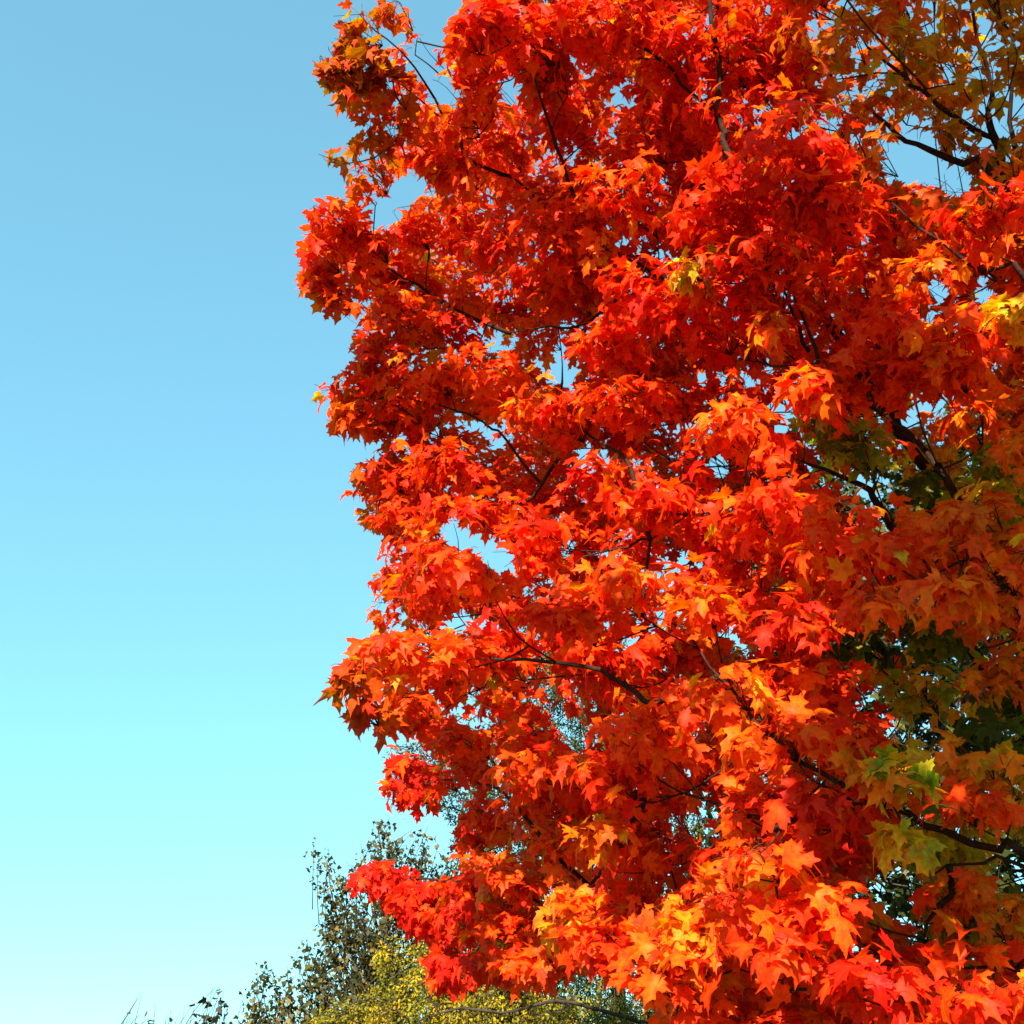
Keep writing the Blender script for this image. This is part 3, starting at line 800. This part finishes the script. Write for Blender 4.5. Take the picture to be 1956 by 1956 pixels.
def shoot_tree(name, base, label, group, outline, drange, nshoot, leaf, cols, height, bare=0.25, density=1.0, spacing=0.05, r_trunk=0.08):
    """small-leaved tree: upright shoots from branching limbs, leaf pairs along each shoot, some bare tips"""
    base = np.array(base, float)
    o = empty(name, tuple(base), label, 'tree', group)
    P = np.array(outline, float)
    tpth = woody_tree(o, base, [(0, 0, -.1), (.03, 0, height * .3), (-.05, .05, height * .6), (.04, 0, height * .88)], None, r_trunk, M_BGBARK)
    tw, lf = Soup(), Soup()
    pos, siz, col = [], [], []
    starts = []
    m = 0
    while m < nshoot:
        x = rng.uniform(P[:, 0].min(), P[:, 0].max()); y = rng.uniform(P[:, 1].min(), P[:, 1].max())
        sgn = float(signed(np.array([x]), np.array([y]), P)[0])
        if sgn < 2:
            continue
        m += 1
        d = rng.uniform(*drange)
        th = min(1.0, sgn / 120.0)
        d = drange[0] * .5 + drange[1] * .5 + (d - (drange[0] + drange[1]) / 2) * max(th, .2)
        tipp = unproj(x, y, d)
        L = rng.uniform(0.35, 0.9)
        lean = np.array((rng.normal(0, .25) + 0.25 * np.sign(tipp[0] - base[0]), rng.normal(0, .2), 1.0))
        rootp = tipp - unit(lean) * L
        starts.append(rootp)
        path = smooth_path([rootp, (rootp + tipp) / 2 + rng.normal(0, .03, 3), tipp], 0.1)
        tube(tw, path, np.linspace(.006, .0022, len(path)), (1, 1, 1), 4)
        nb = int(L / spacing)
        barefrac = bare * rng.random() if sgn < 60 else 0
        for q in range(nb):
            f = (q + rng.random()) / nb
            if f > 1 - barefrac:
                continue
            c = path[min(len(path) - 1, int(f * len(path)))]
            for _ in range(int(rng.integers(1, 4) * density + .5)):
                pos.append(c + rng.normal(0, .045, 3)); siz.append(leaf * rng.uniform(.6, 1.2))
                k = rng.choice(len(cols), p=[w for w, _ in cols])
                col.append(np.array(cols[k][1]) * rng.uniform(.7, 1.25))
    # limbs joining shoots to the trunk
    ST = np.array(starts)
    grow = Grow(tpth[len(tpth) // 4:])
    for i in np.argsort(np.linalg.norm(ST - tpth[len(tpth) // 2], axis=1)):
        A = grow.all()
        cost = np.linalg.norm(A - ST[i], axis=1) + .4 * np.maximum(0, A[:, 2] - ST[i][2] + .2) * 3
        b = A[int(np.argmin(cost))]
        g = np.linalg.norm(ST[i] - b)
        if g > .03:
            path = smooth_path([b, (b + ST[i]) / 2 + np.array((0, 0, -.06 * g)) + rng.normal(0, .04 * g, 3), ST[i]], .08)
            x, y, _ = proj(path)
            if (signed(x, y, P) < -3).any():
                continue
            tube(tw, path, np.linspace(.006 + .006 * min(g, 2), .006, len(path)), (1, 1, 1), 5)
            grow.append(path)
    pos, siz, col = np.array(pos), np.array(siz), np.array(col)
    x, y, _ = proj(pos)
    k = signed(x, y, P) > -4
    small_leaves(lf, pos[k], siz[k], col[k])
    tw.build('branches', M_BGBARK, o).location = -base
    lf.build('crown', M_BGLEAF, o).location = -base
    return o

OLIVE = [(458, 1905), (478, 1868), (494, 1832), (530, 1840), (560, 1815), (582, 1785), (602, 1765), (628, 1740), (612, 1715), (600, 1690), (588, 1655), (578, 1620), (604, 1602), (640, 1618),
    (652, 1650), (690, 1600), (706, 1590), (722, 1556), (790, 1562), (850, 1590), (880, 1640), (1000, 1700), (1080, 1800), (1100, 2150), (430, 2150), (450, 1990)]
shoot_tree('dark_leaved_tree', (-1.5, 14.6, 0), 'dark olive leaved tree with bare upright twigs, behind the red maple branch at lower left', None, OLIVE, (13.2, 15.6), 820, 0.058,
    [(.45, (.050, .043, .009)), (.27, (.095, .075, .012)), (.15, (.026, .027, .008)), (.13, (.19, .12, .014))], 4.2, density=1.3)
SMALL = [(240, 1912), (252, 1888), (272, 1892), (292, 1916), (330, 1924), (366, 1916), (384, 1892), (396, 1876), (428, 1872), (434, 1900), (445, 1950), (460, 2150), (190, 2150), (230, 1980)]
shoot_tree('young_tree', (-4.3, 14.0, 0), 'nearly bare treetop with few dark leaves, alone against sky at bottom left', None, SMALL, (13.4, 14.6), 200, 0.080,
    [(.7, (.022, .018, .010)), (.3, (.05, .038, .012))], 2.3, bare=0.8, density=.7)

DARK = [(1400, 1000), (1460, 900), (1560, 850), (1640, 870), (1750, 800), (1850, 760), (1960, 720), (2150, 700), (2300, 800), (2300, 2200), (1240, 2200), (1300, 1850), (1330, 1500), (1370, 1200)]
shoot_tree('dark_green_tree', (5.9, 13.0, 0), 'tall dark green tree showing through gaps in the shaded lower right of the maple', None, DARK, (12.0, 15.0), 1500, 0.125,
    [(.6, (.026, .034, .007)), (.3, (.05, .055, .009)), (.1, (.13, .11, .014))], 7.6, bare=0.1, density=1.1, spacing=.06, r_trunk=.14)

# honey locust: drooping sprays of tiny leaflets
def feathery_tree(name, base, label, outline, drange, nspray, height, cols, leaflet, droop, upright, r_trunk, along=0.5, extra=()):
    base = np.array(base, float)
    o = empty(name, tuple(base), label, 'tree')
    P = np.array(outline, float)
    tpth = woody_tree(o, base, [(0, 0, -.1), (.05, 0, height * .35), (-.04, .03, height * .7), (.0, 0, height)], None, r_trunk, M_BGBARK)
    tw, lf = Soup(), Soup()
    pos, tip, siz, col, st = [], [], [], [], []
    m = 0
    while m < nspray:
        x = rng.uniform(P[:, 0].min(), P[:, 0].max()); y = rng.uniform(P[:, 1].min(), P[:, 1].max())
        sgn = float(signed(np.array([x]), np.array([y]), P)[0])
        if sgn < 2:
            continue
        m += 1
        mid = sum(drange) / 2
        d = mid + (rng.uniform(*drange) - mid) * max(.2, min(1, sgn / 100))
        a = unproj(x, y, d)
        out = unit(np.array((a[0] - base[0], a[1] - base[1], 0.0)) + rng.normal(0, .35, 3) * np.array((1, 1, 0)))
        L = along * rng.uniform(.6, 1.3)
        e = a + out * L * (1 - droop) + np.array((0, 0, -L * droop + upright * L))
        path = smooth_path([a, (a + e) / 2 + np.array((0, 0, .10 * L)), e], .06)
        st.append(a)
        qx, qy, _ = proj(path)
        if (signed(qx, qy, P) > -4).all():
            tube(tw, path, np.linspace(.006, .0018, len(path)), (1, 1, 1), 4)
        k = rng.choice(len(cols), p=[w for w, _ in cols])
        base_c = np.array(cols[k][1]) * rng.uniform(.8, 1.2)
        for i in range(len(path)):
            for _ in range(12):
                dirv = unit(rng.normal(0, 1, 3) + np.array((0, 0, -.55)))
                q = path[i] + rng.normal(0, .02, 3) + dirv * rng.uniform(0.01, .10)
                pos.append(q); tip.append(dirv); siz.append(leaflet * rng.uniform(.6, 1.3)); col.append(base_c * rng.uniform(.75, 1.25))
    ST = np.array(st)
    grow = Grow(tpth[len(tpth) // 5:])
    for ex in extra:
        pth = smooth_path(ex, .15)
        tube(tw, pth, np.linspace(.020, .008, len(pth)), (.5, .5, .5), 6)
        grow.append(pth)
    for i in np.argsort(np.hypot(ST[:, 0] - base[0], ST[:, 1] - base[1])):
        A = grow.all()
        cost = np.linalg.norm(A - ST[i], axis=1) + .3 * np.hypot(A[:, 0] - base[0], A[:, 1] - base[1])
        b = A[int(np.argmin(cost))]
        g = np.linalg.norm(ST[i] - b)
        if g > .03:
            path = smooth_path([b, (b + ST[i]) / 2 + np.array((0, 0, .05 * g)), ST[i]], .15)
            tube(tw, path, np.linspace(.006 + .008 * min(g, 2), .006, len(path)), (1, 1, 1), 5)
            grow.append(path)
    pos, tip, siz, col = np.array(pos), np.array(tip), np.array(siz), np.array(col)
    x, y, _ = proj(pos)
    k = signed(x, y, P) > -8
    DIA = np.array([(0, 0), (.22, .35), (.16, .75), (0, 1), (-.16, .75), (-.22, .35)])
    small_leaves(lf, pos[k], siz[k], col[k], tip[k], unit(rng.normal(0, .7, (k.sum(), 3)) + np.array((-.2, -.4, .7))), DIA)
    tw.build('branches', M_BGBARK, o).location = -base
    lf.build('crown', M_NEEDLE, o).location = -base
    return o

LOCUST = [(600, 1945), (640, 1915), (700, 1905), (730, 1880), (722, 1830), (735, 1800), (770, 1786), (815, 1796), (850, 1810), (900, 1860), (960, 1880), (1040, 1880), (1130, 1900), (1230, 1920),
    (1300, 1900), (1420, 1850), (1500, 2200), (560, 2200)]
feathery_tree('honey_locust', (0.6, 11.6, 0), 'yellow green honey locust with fine drooping leaves along the bottom, below the maple', LOCUST, (10.2, 12.2), 1100, 2.5,
    [(.45, (.21, .17, .003)), (.27, (.34, .21, .003)), (.28, (.11, .115, .006))], .034, .55, .15, .09, .38,
    extra=[unproj(np.array((1250., 1130, 1060, 960, 880, 800)), np.array((1960., 1925, 1912, 1935, 1925, 1950)), np.array((11., 10.6, 10.5, 10.4, 10.4, 10.4)))])
CONIFER = [(1075, 1000), (1110, 1040), (1150, 1150), (1230, 1250), (1280, 1400), (1340, 1550), (1400, 1750), (1430, 2200), (820, 2200), (850, 1800), (838, 1660), (862, 1620), (874, 1580), (850, 1545),
    (815, 1530), (775, 1500), (745, 1470), (716, 1432), (760, 1420), (850, 1380), (930, 1250), (1000, 1150), (1040, 1050)]
feathery_tree('larch_tree', (1.2, 14.6, 0), 'green and gold larch with drooping feathery twigs, standing behind the maple', CONIFER, (13.2, 15.6), 900, 8.3,
    [(.45, (.05, .065, .012)), (.22, (.17, .13, .010)), (.33, (.028, .042, .012))], .045, .9, 0.0, .12, .6)
